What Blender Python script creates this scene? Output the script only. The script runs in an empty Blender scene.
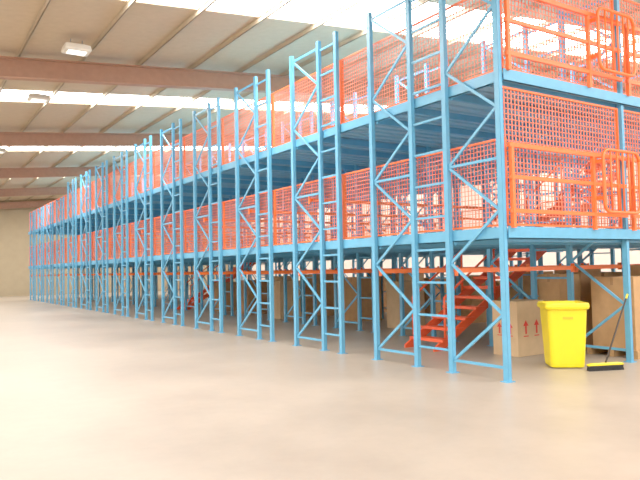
import bpy, math, random
from mathutils import Vector, Matrix
random.seed(4)
S = bpy.context.scene
COL = S.collection
S.view_settings.view_transform = 'Standard'
S.view_settings.gamma = 1.3

# ------------------------------------------------------------ materials
def mat(name, col, rough=0.5, metal=0.0, var=0.08, scale=6.0, bump=0.0, emit=0.0, wave=None, spec=0.5):
    m = bpy.data.materials.new(name); m.use_nodes = True
    nt = m.node_tree; N = nt.nodes; L = nt.links
    b = N['Principled BSDF']
    b.inputs['Roughness'].default_value = rough
    b.inputs['Metallic'].default_value = metal
    b.inputs['Specular IOR Level'].default_value = spec
    tc = N.new('ShaderNodeTexCoord')
    no = N.new('ShaderNodeTexNoise'); no.inputs['Scale'].default_value = scale
    no.inputs['Detail'].default_value = 5
    L.new(tc.outputs['Object'], no.inputs['Vector'])
    r = N.new('ShaderNodeValToRGB')
    r.color_ramp.elements[0].position = 0.3; r.color_ramp.elements[1].position = 0.7
    r.color_ramp.elements[0].color = (*[max(0, c*(1-var)) for c in col], 1)
    r.color_ramp.elements[1].color = (*[min(1, c*(1+var)) for c in col], 1)
    L.new(no.outputs['Fac'], r.inputs['Fac'])
    L.new(r.outputs['Color'], b.inputs['Base Color'])
    if bump:
        bp = N.new('ShaderNodeBump'); bp.inputs['Strength'].default_value = bump
        L.new(no.outputs['Fac'], bp.inputs['Height']); L.new(bp.outputs['Normal'], b.inputs['Normal'])
    if wave:
        ax, sc, st = wave
        w = N.new('ShaderNodeTexWave'); w.bands_direction = ax; w.inputs['Scale'].default_value = sc
        L.new(tc.outputs['Object'], w.inputs['Vector'])
        bp = N.new('ShaderNodeBump'); bp.inputs['Strength'].default_value = st
        L.new(w.outputs['Fac'], bp.inputs['Height']); L.new(bp.outputs['Normal'], b.inputs['Normal'])
    if emit:
        b.inputs['Emission Color'].default_value = (*col, 1)
        b.inputs['Emission Strength'].default_value = emit
    return m

def srgb(r, g, b):
    f = lambda c: (c/255/12.92) if c/255 <= .04045 else ((c/255+.055)/1.055)**2.4
    return (f(r), f(g), f(b))

M_blue = mat('blue_powder_coat', srgb(80,164,210), .4, var=.06)
M_deck = mat('blue_deck_steel', srgb(132,190,218), .45, var=.06, wave=('Y', 2.2, .5))
M_orange = mat('orange_powder_coat', srgb(255,106,40), .45, var=.05)
M_wire = mat('orange_wire', srgb(255,126,92), .5, var=.04)
M_red = mat('stair_red_paint', srgb(255,90,48), .45, var=.05)
M_rafter = mat('brown_primer_steel', srgb(162,118,94), .6, var=.08)
M_purlin = mat('galvanised_purlin', srgb(176,162,138), .6, var=.05)
M_ceil = mat('roof_sheet', srgb(184,164,136), .65, var=.05, wave=('Y', 1.3, .6))
M_sky = mat('translucent_skylight', (1,.95,.87), .5, emit=16.5, var=0)
M_wall = mat('painted_block_wall', srgb(158,142,114), .85, var=.06, scale=2)
M_wallw = mat('pale_wall_sheet', srgb(244,230,218), .8, var=.04, wave=('Y', 1.0, .3))
M_card = mat('cardboard', srgb(188,142,94), .85, var=.1)
M_cardd = mat('dark_cardboard', srgb(168,124,82), .85, var=.1)
M_cardl = mat('pale_cardboard', srgb(206,172,130), .85, var=.06)
M_tape = mat('packing_tape', srgb(160,115,70), .3, var=.03)
M_print = mat('red_print', srgb(215,50,40), .7, var=.03)
M_yel = mat('yellow_plastic', srgb(250,224,18), .38, var=.03)
M_yeld = mat('yellow_moulding', srgb(214,184,18), .5, var=.03)
M_blk = mat('black_rubber', srgb(26,26,28), .6, var=.1)
M_white = mat('white_enamel', srgb(225,222,212), .4, var=.02)
M_lens = mat('lamp_lens', (1,1,.95), .2, emit=1.2, var=0)
M_wood = mat('pallet_wood', srgb(180,138,88), .8, var=.2, scale=12)
M_steel = mat('grey_steel', srgb(150,155,160), .35, .8, var=.05)
M_dark = mat('dark_mark', srgb(50,42,38), .7)

def floor_mat():
    m = bpy.data.materials.new('polished_concrete'); m.use_nodes = True
    nt = m.node_tree; N = nt.nodes; L = nt.links; b = N['Principled BSDF']
    tc = N.new('ShaderNodeTexCoord')
    n1 = N.new('ShaderNodeTexNoise'); n1.inputs['Scale'].default_value = .3; n1.inputs['Detail'].default_value = 8; n1.inputs['Roughness'].default_value=.64
    n2 = N.new('ShaderNodeTexNoise'); n2.inputs['Scale'].default_value = 4; n2.inputs['Detail'].default_value = 10; n2.inputs['Roughness'].default_value=.7
    for n in (n1, n2): L.new(tc.outputs['Object'], n.inputs['Vector'])
    r = N.new('ShaderNodeValToRGB')
    r.color_ramp.elements[0].position = .34; r.color_ramp.elements[1].position = .66
    r.color_ramp.elements[0].color = (*srgb(150,136,121), 1)
    r.color_ramp.elements[1].color = (*srgb(176,161,145), 1)
    mx = N.new('ShaderNodeMixRGB'); mx.blend_type = 'MULTIPLY'; mx.inputs['Fac'].default_value = .22
    r2 = N.new('ShaderNodeValToRGB'); r2.color_ramp.elements[0].color = (.7,.7,.7,1); r2.color_ramp.elements[0].position=.35; r2.color_ramp.elements[1].position=.6
    L.new(n1.outputs['Fac'], r.inputs['Fac']); L.new(n2.outputs['Fac'], r2.inputs['Fac'])
    L.new(r.outputs['Color'], mx.inputs['Color1']); L.new(r2.outputs['Color'], mx.inputs['Color2'])
    L.new(mx.outputs['Color'], b.inputs['Base Color'])
    rr = N.new('ShaderNodeMapRange'); rr.inputs['To Min'].default_value = .26; rr.inputs['To Max'].default_value = .46
    L.new(n1.outputs['Fac'], rr.inputs['Value']); L.new(rr.outputs['Result'], b.inputs['Roughness'])
    return m
M_floor = floor_mat()

# ------------------------------------------------------------ mesh builder
class MB:
    def __init__(s): s.v = []; s.f = []
    def box(s, x0, x1, y0, y1, z0, z1):
        n = len(s.v)
        s.v += [(x,y,z) for z in (z0,z1) for (x,y) in ((x0,y0),(x1,y0),(x1,y1),(x0,y1))]
        s.f += [tuple(n+i for i in q) for q in ((3,2,1,0),(4,5,6,7),(0,1,5,4),(1,2,6,5),(2,3,7,6),(3,0,4,7))]
        return s
    def bar(s, p, q, w, h, up=(0,0,1)):
        p = Vector(p); q = Vector(q); d = (q-p).normalized(); u = Vector(up)
        if abs(d.dot(u)) > .98: u = Vector((1,0,0))
        a = d.cross(u).normalized(); b = a.cross(d).normalized()
        n = len(s.v)
        for e in (p, q):
            for (i,j) in ((-1,-1),(1,-1),(1,1),(-1,1)):
                s.v.append(tuple(e + a*i*w/2 + b*j*h/2))
        s.f += [tuple(n+i for i in t) for t in ((3,2,1,0),(4,5,6,7),(0,1,5,4),(1,2,6,5),(2,3,7,6),(3,0,4,7))]
        return s
    def loft(s, rings, cap=True):
        n0 = len(s.v); k = len(rings[0])
        for r in rings: s.v += [tuple(p) for p in r]
        for i in range(len(rings)-1):
            for j in range(k):
                a = n0+i*k+j; b = n0+i*k+(j+1)%k
                s.f.append((a, b, b+k, a+k))
        if cap:
            s.f.append(tuple(n0+j for j in reversed(range(k))))
            s.f.append(tuple(n0+(len(rings)-1)*k+j for j in range(k)))
        return s
    def tube(s, pts, r, k=8):
        pts = [Vector(p) for p in pts]; rings = []
        up = None
        for i, p in enumerate(pts):
            d = (pts[min(i+1,len(pts)-1)] - pts[max(i-1,0)]).normalized()
            if up is None:
                up = Vector((0,0,1)) if abs(d.z) < .9 else Vector((1,0,0))
            a = d.cross(up).normalized(); up = a.cross(d).normalized()
            rings.append([p + (a*math.cos(t)+up*math.sin(t))*r for t in [2*math.pi*j/k for j in range(k)]])
        return s.loft(rings)
    def mesh(s, name, m, smooth=False):
        me = bpy.data.meshes.new(name); me.from_pydata(s.v, [], s.f); me.materials.append(m)
        if smooth:
            for p in me.polygons: p.use_smooth = True
        me.update(); return me

def obj(name, me, parent=None, loc=(0,0,0), rot=(0,0,0), **props):
    o = bpy.data.objects.new(name, me); COL.objects.link(o)
    o.location = loc; o.rotation_euler = rot
    if parent: o.parent = parent
    for k, v in props.items(): o[k] = v
    return o
def empty(name, loc, rot=(0,0,0), **props):
    o = obj(name, None, None, loc, rot, **props); o.empty_display_size = .2; return o
def copy_thing(root, loc, rot=None, label=None):
    r = root.copy(); COL.objects.link(r); r.location = loc
    if rot is not None: r.rotation_euler = rot
    if label: r['label'] = label
    for c in root.children:
        d = c.copy(); COL.objects.link(d); d.parent = r
        for g in c.children:
            e = g.copy(); COL.objects.link(e); e.parent = d
    return r

# ------------------------------------------------------------ layout constants
P = 2.9; NK = 14; DX = 3.05; NX = 4            # bay period, units, beam length, frame lines
Z1, Z2, ZT = 2.24, 4.58, 6.5
YEND = 1.3 + P*NK
GL = .65
D = 1.12
gap = 1.3+GL+D+.57                              # centre of the first stair aisle
def xs(i): return i*DX
def hs(y): return 1.0 if y < 29 else .9         # lower uprights near the far end

# ------------------------------------------------------------ setting
SL = .085
def roofz(X, base): return 1.7 + base + SL*(min(X, 16)+7.436) - SL*max(0, X-16)
floor = obj('floor', MB().box(-60,60,-60,60,-.2,0).mesh('floor', M_floor), kind='structure')
YW = 50.0
obj('wall_back', MB().box(-18.2,20.2,YW,YW+.25,0,9).mesh('wall_back', M_wall), kind='structure')
obj('wall_left', MB().box(-18.3,-18,-14,YW,0,5.6).mesh('wall_left', M_wallw), kind='structure')
obj('wall_right', MB().box(20,20.3,-14,YW,0,9).mesh('wall_right', M_wallw), kind='structure')
CB = 5.22
sky_c = [(-5.0,1), (5.5,1.05), (15.1,.75), (24.8,.75), (34.4,.75), (44.2,.75)]
c = MB(); edges = [-14.0]
for y, HW in sky_c: edges += [y-HW, y+HW]
edges.append(YW)
for a, b in zip(edges[0::2], edges[1::2]):
    for x0, x1 in ((-18,16),(16,20)):
        n = len(c.v)
        for z in (0, .08):
            c.v += [(x,y,roofz(x,CB)+z) for (x,y) in ((x0,a),(x1,a),(x1,b),(x0,b))]
        c.f += [tuple(n+i for i in q) for q in ((3,2,1,0),(4,5,6,7),(0,1,5,4),(1,2,6,5),(2,3,7,6),(3,0,4,7))]
obj('ceiling', c.mesh('ceiling', M_ceil), kind='structure')
for i, (y, HW) in enumerate(sky_c):
    c = MB()
    for x0, x1 in ((-18,16),(16,20)):
        n = len(c.v)
        c.v += [(x,yy,roofz(x,CB)+.04) for (x,yy) in ((x0,y-HW),(x1,y-HW),(x1,y+HW),(x0,y+HW))]
        c.f += [(n+3,n+2,n+1,n)]
    obj('window_%d' % (i+1), c.mesh('skylight', M_sky), kind='structure')
# rafters (I beams)
k = 0
for y in (1.0, 10.55, 20.2, 30.0, 39.6, 49.3):
    k += 1; b = MB()
    for x0, x1 in ((-18,16),(16,20)):
        z0, z1 = roofz(x0,4.55), roofz(x1,4.55)
        b.bar((x0,y,z0+.015),(x1,y,z1+.015),.24,.03)
        b.bar((x0,y,z0+.25),(x1,y,z1+.25),.03,.48)
        b.bar((x0,y,z0+.49),(x1,y,z1+.49),.24,.03)
    obj('trim_%d' % k, b.mesh('rafter', M_rafter), kind='structure')
x = -17
while x < 20:
    k += 1; z = roofz(x, 5.09)
    b = MB().box(x-.008,x+.008,-14,YW,z,z+.12).box(x-.008,x+.03,-14,YW,z,z+.01).box(x-.03,x+.008,-14,YW,z+.11,z+.12)
    obj('trim_%d' % k, b.mesh('purlin', M_purlin), kind='structure')
    x += 1.5

# ------------------------------------------------------------ upright frame
def post_mesh():
    b = MB()
    w, d, t = .047, .037, .006
    b.box(-d, -d+t, -w, w, .01, ZT)
    b.box(-d, d, -w, -w+t, .01, ZT)
    b.box(-d, d, w-t, w, .01, ZT)
    b.box(d-t, d, -w, -w+.025, .01, ZT)
    b.box(d-t, d, w-.025, w, .01, ZT)
    return b.mesh('post', M_blue)
ME_post = post_mesh()
ME_plate = MB().box(-.08,.08,-.075,.075,0,.012).box(-.06,-.045,-.06,-.045,.012,.04).box(.045,.06,.045,.06,.012,.04).mesh('base_plate', M_blue)
def brace_mesh():
    b = MB(); z = .2; s = 0; ya, yb = .04, D-.04
    b.bar((0,ya,z),(0,yb,z),.03,.042)
    while z + .77 < ZT-.05:
        p, q = ((0,ya,z),(0,yb,z+.77)) if s else ((0,yb,z),(0,ya,z+.77))
        b.bar(p, q, .03, .042); s = 1-s; z += .77
    b.bar((0,ya,z),(0,yb,z),.03,.042)
    b.bar((0,ya,.2+.77*4),(0,yb,.2+.77*4),.03,.042)
    return b.mesh('diagonal_bracing', M_blue)
ME_brace = brace_mesh()
def rung_mesh(L):
    b = MB(); z = .35
    for y in (.053, L-.053): b.box(-.015,.015,y-.004,y+.004,.33,6.31)
    while z < ZT-.1:
        b.bar((0,.05,z),(0,L-.05,z),.03,.035); z += .54
    return b.mesh('row_spacer', M_blue)
fr = None; G1 = 'upright frames of the racking'
ysF = [0.0] + [1.3+GL+P*k for k in range(NK)]
RS0 = rung_mesh(1.3+GL-D)
for i in range(NX):
    for n, y in enumerate(ysF):
        lab = 'blue steel racking upright frame with zigzag bracing'
        if i == 0 and n == 0: lab = 'blue steel upright frame at the open corner of the mezzanine'
        if fr is None:
            fr = empty('upright_frame', (0,0,0), label=lab, category='rack frame', group=G1)
            for yy in (0, D):
                obj('post', ME_post, fr, (0,yy,0)); obj('base_plate', ME_plate, fr, (0,yy,0))
            obj('diagonal_bracing', ME_brace, fr, (0,0,0)); r = fr
        else:
            r = copy_thing(fr, (xs(i), y, 0), label=lab); r.scale.z = hs(y)
corner = [o for o in list(COL.objects) if o.name.startswith('upright_frame') and abs(o.location.y) < .01]
for o in corner: obj('row_spacer', RS0, o, (0, D, 0))
ld = None
for i in range(NX):
    for k in range(1, NK):
        loc = (xs(i), 1.3+P*k, 0)
        if ld is None:
            ld = empty('ladder_upright', loc, label='blue steel upright with short ladder-like spacers to its neighbour', category='rack upright', group='ladder uprights of the racking')
            obj('post', ME_post, ld); obj('base_plate', ME_plate, ld); obj('row_spacer', rung_mesh(GL), ld)
        else:
            r = copy_thing(ld, loc); r.scale.z = hs(loc[1])

# ------------------------------------------------------------ decks (with stair openings)
XE = xs(NX-1)+.1
for z, nm, holes in ((Z1,'lower',((1.85,5.08,gap),(3.35,6.58,gap+P*6))),(Z2,'upper',((5.5,8.68,gap),))):
    d = empty('mezzanine_deck', (XE/2, YEND/2, z), label='%s blue steel mezzanine floor carried by the racking' % nm, category='mezzanine floor')
    ox, oy = XE/2, YEND/2
    def spans(y0, y1):
        for hx0, hx1, hy in holes:
            if y1 > hy-.53 and y0 < hy+.53: return ((.06,hx0),(hx1,XE))
        return ((.06,XE),)
    b = MB(); cuts = [0.0]
    for _, _, hy in holes: cuts += [hy-.53, hy+.53]
    cuts.append(YEND)
    for a, e in zip(cuts[:-1], cuts[1:]):
        for x0, x1 in spans(a+.01, e-.01): b.box(x0-ox, x1-ox, a-oy, e-oy, -.05, 0)
    y = .2
    while y < YEND:
        for x0, x1 in spans(y-.03, y+.03): b.box(x0-ox, x1-ox, y-.03-oy, y+.03-oy, -.09, -.05)
        y += .3
    obj('deck_sheet', b.mesh('deck_sheet', M_deck), d)
    obj('edge_channel', MB().box(.045-ox,.06-ox,-.03-oy,YEND-oy,-.16,.02).box(.045-ox,.1-ox,-.03-oy,YEND-oy,-.16,-.145).mesh('edge_channel', M_blue), d)
    obj('edge_channel', MB().box(.045-ox,XE-ox,-.075-oy,-.06-oy,-.16,.02).box(.045-ox,XE-ox,-.075-oy,-.02-oy,-.16,-.145).mesh('edge_channel', M_blue), d)
    jm = MB().box(.06-ox, XE-ox, -.025, .025, -.2, -.08).mesh('joist', M_blue)
    for y in ysF:
        for e in (.08, D-.08): obj('joist', jm, d, (0, y+e-oy, 0))

# ------------------------------------------------------------ shelf beams (orange)
bm_me = MB().box(.05, DX-.05, -.02, .02, -.035, .035).box(.042,.056,-.035,.035,-.08,.08).box(DX-.056,DX-.042,-.035,.035,-.08,.08).mesh('shelf_beam', M_orange)
fb = None
for i in range(NX-1):
    for y in ysF:
        for e in (.095, D-.095):
            if y == 0 and e < .5: continue
            loc = (xs(i), y+e, 1.62)
            if fb is None:
                fb = obj('shelf_beam', bm_me, None, loc, label='orange steel shelf beam between two uprights', category='shelf beam', group='orange beams below the lower floor')
            else:
                o = fb.copy(); COL.objects.link(o); o.location = loc
first = None
for i in range(NX-1):
    for y in ysF[2:]:
        loc = (xs(i), y+D/2, Z1+.95)
        if first is None:
            first = obj('guard_beam', bm_me, None, loc, label='orange steel beam above the lower floor', category='shelf beam', group='orange beams between the floors')
        else:
            o = first.copy(); COL.objects.link(o); o.location = loc

# ------------------------------------------------------------ mesh panels
def panel(name, W, H, pitch=.07, t=.0065):
    w = MB(); n = round(W/pitch)
    for i in range(1, n):
        x = W*i/n; w.box(x-t/2, x+t/2, -t/2, t/2, .02, H-.02)
    n = round(H/pitch)
    for i in range(1, n):
        z = H*i/n; w.box(.02, W-.02, t/2, t*1.5, z-t/2, z+t/2)
    f = MB().box(0,.03,-.02,.02,0,H).box(W-.03,W,-.02,.02,0,H).box(.03,W-.03,-.02,.02,0,.03).box(.03,W-.03,-.02,.02,H-.03,H)
    return w.mesh('wire_mesh', M_wire), f.mesh('panel_border', M_orange)
def add_panel(me, loc, rot, label, group):
    e = empty('mesh_panel', loc, rot, label=label, category='safety mesh', group=group)
    obj('wire_mesh', me[0], e); obj('panel_border', me[1], e)
    return e
pf = panel('front', P-.02, 1.32, .072, .0085); pc = panel('corner', 1.28, 1.32, .072, .0085)
R90 = (0,0,math.pi/2)
for z in (Z1, Z2):
    g = 'orange mesh barriers along the floors'
    add_panel(pc, (.12,0,z+.04), R90, 'orange wire mesh barrier beside the corner upright', g)
    a = add_panel(pf, (.12,1.3,z+.04), R90, 'orange wire mesh safety barrier along the floor edge', g)
    for k in range(1, NK):
        copy_thing(a, (.12, 1.3+P*k, z+.04))
for z in (Z1, Z2):
    g = 'orange mesh barriers on the far edge of the floors'
    a = add_panel(pf, (XE-.03,1.3,z+.04), R90, 'orange wire mesh safety barrier on the far floor edge', g)
    for k in range(1, NK):
        copy_thing(a, (XE-.03, 1.3+P*k, z+.04))
pe = panel('end', DX-.12, Z2-.22-Z1-.04, .08, .0115); pu = panel('endu', DX-.12, 1.75, .08, .0115)
for i in range(NX-1):
    add_panel(pe, (xs(i)+.06, .02, Z1+.04), (0,0,0), 'full-height orange wire mesh screen between the two floors', 'orange mesh screens on the end')
    add_panel(pu, (xs(i)+.06, .02, Z2+.04), (0,0,0), 'tall orange wire mesh screen above the upper floor', 'orange mesh screens on the end')

# ------------------------------------------------------------ guard rails + gates on end face
def rrect(x0, x1, z0, z1, r, y):
    pts = []
    for cx, cz, a0 in ((x1-r,z1-r,0),(x0+r,z1-r,90),(x0+r,z0+r,180),(x1-r,z0+r,270)):
        for j in range(5):
            a = math.radians(a0+j*22.5); pts.append((cx+r*math.cos(a), y, cz+r*math.sin(a)))
    pts.append(pts[0]); return pts
for z in (Z1, Z2):
    for i in (0, 1):
        X = xs(i)
        g = empty('guard_rail', (X+DX/2, -.1, z), label='orange steel handrail with two rails on the floor end', category='handrail', group='handrails on the end')
        obj('top_rail', MB().box(-1.45,1.45,-.028,.028,1.19,1.26).mesh('top_rail', M_orange), g)
        obj('middle_rail', MB().box(-1.45,1.45,-.022,.022,.72,.78).mesh('middle_rail', M_orange), g)
        obj('bottom_rail', MB().box(-1.45,1.45,-.025,.025,.22,.28).mesh('bottom_rail', M_orange), g)
        pm = MB().box(-.03,.03,-.03,.03,0,1.19).mesh('rail_post', M_orange)
        for xx in (-1.4, .55): obj('rail_post', pm, g, (xx, 0, 0))
        gt = empty('safety_gate', (X+2.62, -.26, z+.28), label='orange tubular gate with rounded corners and close vertical bars', category='gate', group='gates on the end')
        obj('gate_frame', MB().tube(rrect(-.5,.5,.0,1.02,.14,0), .028).mesh('gate_frame', M_orange, True), gt)
        bar = MB().tube([(0,0,.02),(0,0,1.0)], .017).mesh('gate_bar', M_orange, True)
        for xx in (-.3, -.12, .04, .2, .34): obj('gate_bar', bar, gt, (xx,0,0))
        hm = MB().box(-.06,.0,0,.16,0,.06).mesh('hinge', M_orange)
        for zz in (.2,.8): obj('hinge', hm, gt, (-.45,0,zz))

# ------------------------------------------------------------ stairs
def stairs(x0, yc, z0, run, rise, label):
    e = empty('staircase', (x0, yc, z0), label=label, category='stairs')
    W = 1.0; n = 11
    b = MB()
    prof = [(0.02,0),(.24,0),(run,rise-.26),(run,rise-.03),(.02,.07)]
    b.loft([[(px,-.02,pz) for px,pz in prof],[(px,.02,pz) for px,pz in prof]])
    st = b.mesh('stringer', M_red)
    for y in (-W/2+.06, W/2-.06): obj('stringer', st, e, (0,y,0))
    tr = MB().box(0,.29,-W/2,W/2,-.06,0).mesh('tread', M_red)
    for j in range(n-1):
        t = (j+1)/n; obj('tread', tr, e, (run*t-.12, 0, rise*t+.02))
    for y in (-W/2+.02, W/2-.02):
        hr = MB()
        hr.tube([(0.3,0,.25),(0.3,0,1.05),(run*.95,0,rise+.85)], .026)
        for t in (.5,.93): hr.tube([(run*t,0,rise*t-.02),(run*t,0,1.05+(rise-.2)*(run*t-.3)/(run*.95-.3)-.02)], .022)
        obj('handrail', hr.mesh('handrail', M_red, True), e, (0,y,0))
stairs(1.5, gap, 0, 3.55, Z1, 'red steel open-tread stairs rising to the lower mezzanine floor')
stairs(5.25, gap, Z1+.003, 3.4, Z2-Z1, 'red steel open-tread stairs rising between the two floors')
stairs(3.0, gap+P*6, 0, 3.55, Z1, 'red steel stairs in an aisle further along the racking')

# ------------------------------------------------------------ cartons
def carton(x, y, w, d, h, rz=0, m=None, arrows=False, z=0, label='brown cardboard carton standing under the mezzanine'):
    m = m or M_card
    e = empty('cardboard_box', (x,y,z), (0,0,rz), label=label, category='box', group='cartons under the mezzanine')
    b = MB()
    b.box(-w/2,w/2,-d/2,d/2,0,h-.006)
    b.box(-w/2,w/2,-d/2,-.004,h-.006,h); b.box(-w/2,w/2,.004,d/2,h-.006,h)
    o = obj('carton', b.mesh('carton', m), e)
    bv = o.modifiers.new('bevel','BEVEL'); bv.width = .006; bv.segments = 1
    obj('tape', MB().box(-w/2-.002,w/2+.002,-.03,.03,h,h+.002).box(-w/2-.003,-w/2,-.03,.03,h-.15,h+.002).box(w/2,w/2+.003,-.03,.03,h-.15,h+.002).mesh('tape', M_tape), e)
    if arrows:
        pts = [(-.025,0),(.025,0),(.025,.15),(.075,.15),(0,.26),(-.075,.15),(-.025,.15)]
        def arrow(f):
            a = MB(); a.v = [f(px,pz) for px,pz in pts]; a.f = [tuple(range(7))]
            a.v += [f(px,pz) for px,pz in ((-.07,-.05),(.07,-.05),(.07,-.03),(-.07,-.03))]; a.f.append((7,8,9,10))
            obj('printed_arrow', a.mesh('printed_arrow', M_print), e)
        for cx in (-.15, .15): arrow(lambda px,pz: (cx+px, -d/2-.003, h*.4+pz))
        for cy in (-.13, .13): arrow(lambda px,pz: (-w/2-.003, cy-px*.8, h*.4+pz*.8))
    return e
def pallet(x, y, rz=0):
    e = empty('pallet', (x,y,0), (0,0,rz), label='wooden pallet under a cardboard carton', category='pallet', group='pallets')
    sl = MB().box(0,.14,-.5,.5,.12,.14).mesh('slat', M_wood)
    for i in range(7): obj('slat', sl, e, (-.58+i*.17,0,0))
    br_ = MB().box(-.58,.58,-.04,.04,.0,.12).mesh('bearer', M_wood)
    for yy in (-.46,0,.46): obj('bearer', br_, e, (0,yy,0))
carton(2.5,1.9,.75,.6,1.02,0,M_cardl,True,label='pale carton with red upward arrows beside a blue upright')
pallet(4.0,.58); carton(3.95,.58,.9,.85,1.3,0,M_card,z=.14,label='large brown carton on a wooden pallet')
pallet(5.25,.58); carton(5.2,.58,.95,.85,1.5,0,M_card,z=.14,label='large brown carton on a wooden pallet')
spots = [(3.42,1.65,.6,.5,1.5),(4.15,1.75,.7,.6,1.66),(5.1,1.8,.8,.6,1.5),(4.5,7.55,.8,.7,1.3),(5.2,10.5,.9,.8,1.4),(3.9,13.3,.8,.8,1.3),(7,2.5,1,.8,1.2),(8.2,2.5,.9,.8,1.0),
 (6.9,.55,.9,.8,1.2),(8,.6,.9,.8,1.3),(7.2,7.6,1,.8,1.4),(8.4,7.6,.9,.8,1.2),(7.0,10.5,1,.8,1.5),(8.2,10.5,.9,.8,1.3),(7.0,13.4,1,.8,1.3),(8.3,13.4,.9,.8,1.5),
 (5.4,13.4,.9,.8,1.5),(4.2,16.2,.9,.8,1.3),(5.4,16.2,.9,.8,1.4),(7.2,5.4,.9,.8,1.5),(8.3,5.3,.9,.8,1.3),(4.3,19,.9,.8,1.2),(7.2,19,.9,.8,1.4)]
for s in spots: carton(*s, math.radians(random.uniform(-3,3)), random.choice([M_card, M_cardd, M_cardl]))

# ------------------------------------------------------------ wheelie bin
def rr(w, d, r, z, yo=0, k=5):
    pts = []
    for cx, cy, a0 in ((w/2-r,d/2-r,0),(-w/2+r,d/2-r,90),(-w/2+r,-d/2+r,180),(w/2-r,-d/2+r,270)):
        for j in range(k):
            a = math.radians(a0+j*90/(k-1)); pts.append((cx+r*math.cos(a), cy+r*math.sin(a)+yo, z))
    return pts
wb = empty('wheelie_bin', (1.86,.42,0), (0,0,math.radians(-40)), label='bright yellow open plastic rubbish bin beside the corner bay', category='bin')
b = MB().loft([rr(.52,.54,.06,.02,.0),rr(.54,.56,.07,.08),rr(.61,.68,.07,.85),rr(.62,.7,.07,.98),rr(.59,.67,.06,.98),rr(.5,.52,.05,.1)])
obj('body', b.mesh('body', M_yel), wb)
obj('rim', MB().loft([rr(.625,.705,.07,.95),rr(.68,.77,.09,.965),rr(.7,.79,.09,1.0),rr(.69,.78,.09,1.04),rr(.66,.75,.08,1.06),rr(.62,.7,.06,1.05),rr(.595,.675,.06,.96)],cap=False).mesh('rim', M_yel), wb)
obj('handle', MB().tube([(-.25,.36,.97),(-.25,.47,1.0),(.25,.47,1.0),(.25,.36,.97)],.018).mesh('handle', M_blk, True), wb)
obj('front_marking', MB().box(-.08,.08,-.344,-.336,.8,.84).mesh('front_marking', M_yeld), wb)
obj('axle', MB().tube([(-.22,.27,.08),(.22,.27,.08)],.012).mesh('axle', M_steel), wb)
wm = MB().tube([(-.025,0,0),(.025,0,0)],.08,20).mesh('wheel', M_blk)
for xx in (-.18,.18): obj('wheel', wm, wb, (xx,.32,.08))

# ------------------------------------------------------------ broom
br = empty('broom', (1.96,-.26,0), label='push broom with yellow and black head leaning on the blue upright', category='broom')
rz = math.radians(-22)
h = obj('broom_head', MB().loft([rr(.62,.08,.02,.085),rr(.62,.08,.02,.105),rr(.5,.05,.02,.12)]).mesh('broom_head', M_yel), br, (0,0,0), (0,0,rz))
bb = MB().box(-.3,.3,-.035,.035,.065,.085)
for i in range(32):
    for j in range(4):
        x = -.29+i*.0187; y = -.028+j*.018
        bb.bar((x,y,.075),(x*1.03,y*1.4,.0),.009,.009)
obj('bristles', bb.mesh('bristles', M_blk), br, (0,0,0), (0,0,rz))
obj('handle', MB().tube([(0,0,.1),(1.025,.22,1.15)],.015).mesh('handle', M_dark, True), br)
obj('grip', MB().tube([(.96,.206,1.083),(1.027,.22,1.153)],.018).mesh('grip', M_yel, True), br)

# ------------------------------------------------------------ high bay lamps
def lamp(x, y):
    z = roofz(x,4.83)
    e = empty('high_bay_lamp', (x,y,z), (0,0,0), label='white boxed high-bay lamp fixed close under the roof purlins', category='ceiling light', group='high-bay lamps')
    obj('housing', MB().loft([rr(.56,.44,.04,0),rr(.6,.48,.04,.03),rr(.56,.44,.04,.13),rr(.36,.3,.04,.17)]).mesh('housing', M_white), e)
    obj('lens', MB().box(-.2,.2,-.15,.15,-.01,0).mesh('lens', M_lens), e)
    hm = MB().box(-.01,.01,-.01,.01,.17,.3).mesh('hanger', M_steel)
    for xx in (-.13,.13): obj('hanger', hm, e, (xx,0,0))
for y in (9.0, 13.9, 23.4, 33.0): lamp(-4.0, y)

# ------------------------------------------------------------ world, light
w = bpy.data.worlds.new('World'); S.world = w; w.use_nodes = True
bg = w.node_tree.nodes['Background']; bg.inputs['Color'].default_value = (1,.94,.88,1); bg.inputs['Strength'].default_value = 1.75

# ------------------------------------------------------------ camera
th = math.radians(32.9); pi = math.radians(2.5); ro = math.radians(1.16)
fh = Vector((math.sin(th), math.cos(th), 0)); rt = Vector((math.cos(th), -math.sin(th), 0)); up = Vector((0,0,1))
F = fh*math.cos(pi)+up*math.sin(pi); U = up*math.cos(pi)-fh*math.sin(pi)
R2 = rt*math.cos(ro)-U*math.sin(ro); U2 = U*math.cos(ro)+rt*math.sin(ro)
cd = bpy.data.cameras.new('camera'); cam = bpy.data.objects.new('camera', cd); COL.objects.link(cam)
cd.sensor_width = 36; cd.lens = 652/640*36; cd.clip_end = 300
M = Matrix(((R2.x,U2.x,-F.x,-7.436),(R2.y,U2.y,-F.y,-6.556),(R2.z,U2.z,-F.z,1.7),(0,0,0,1)))
cam.matrix_world = M
S.camera = cam
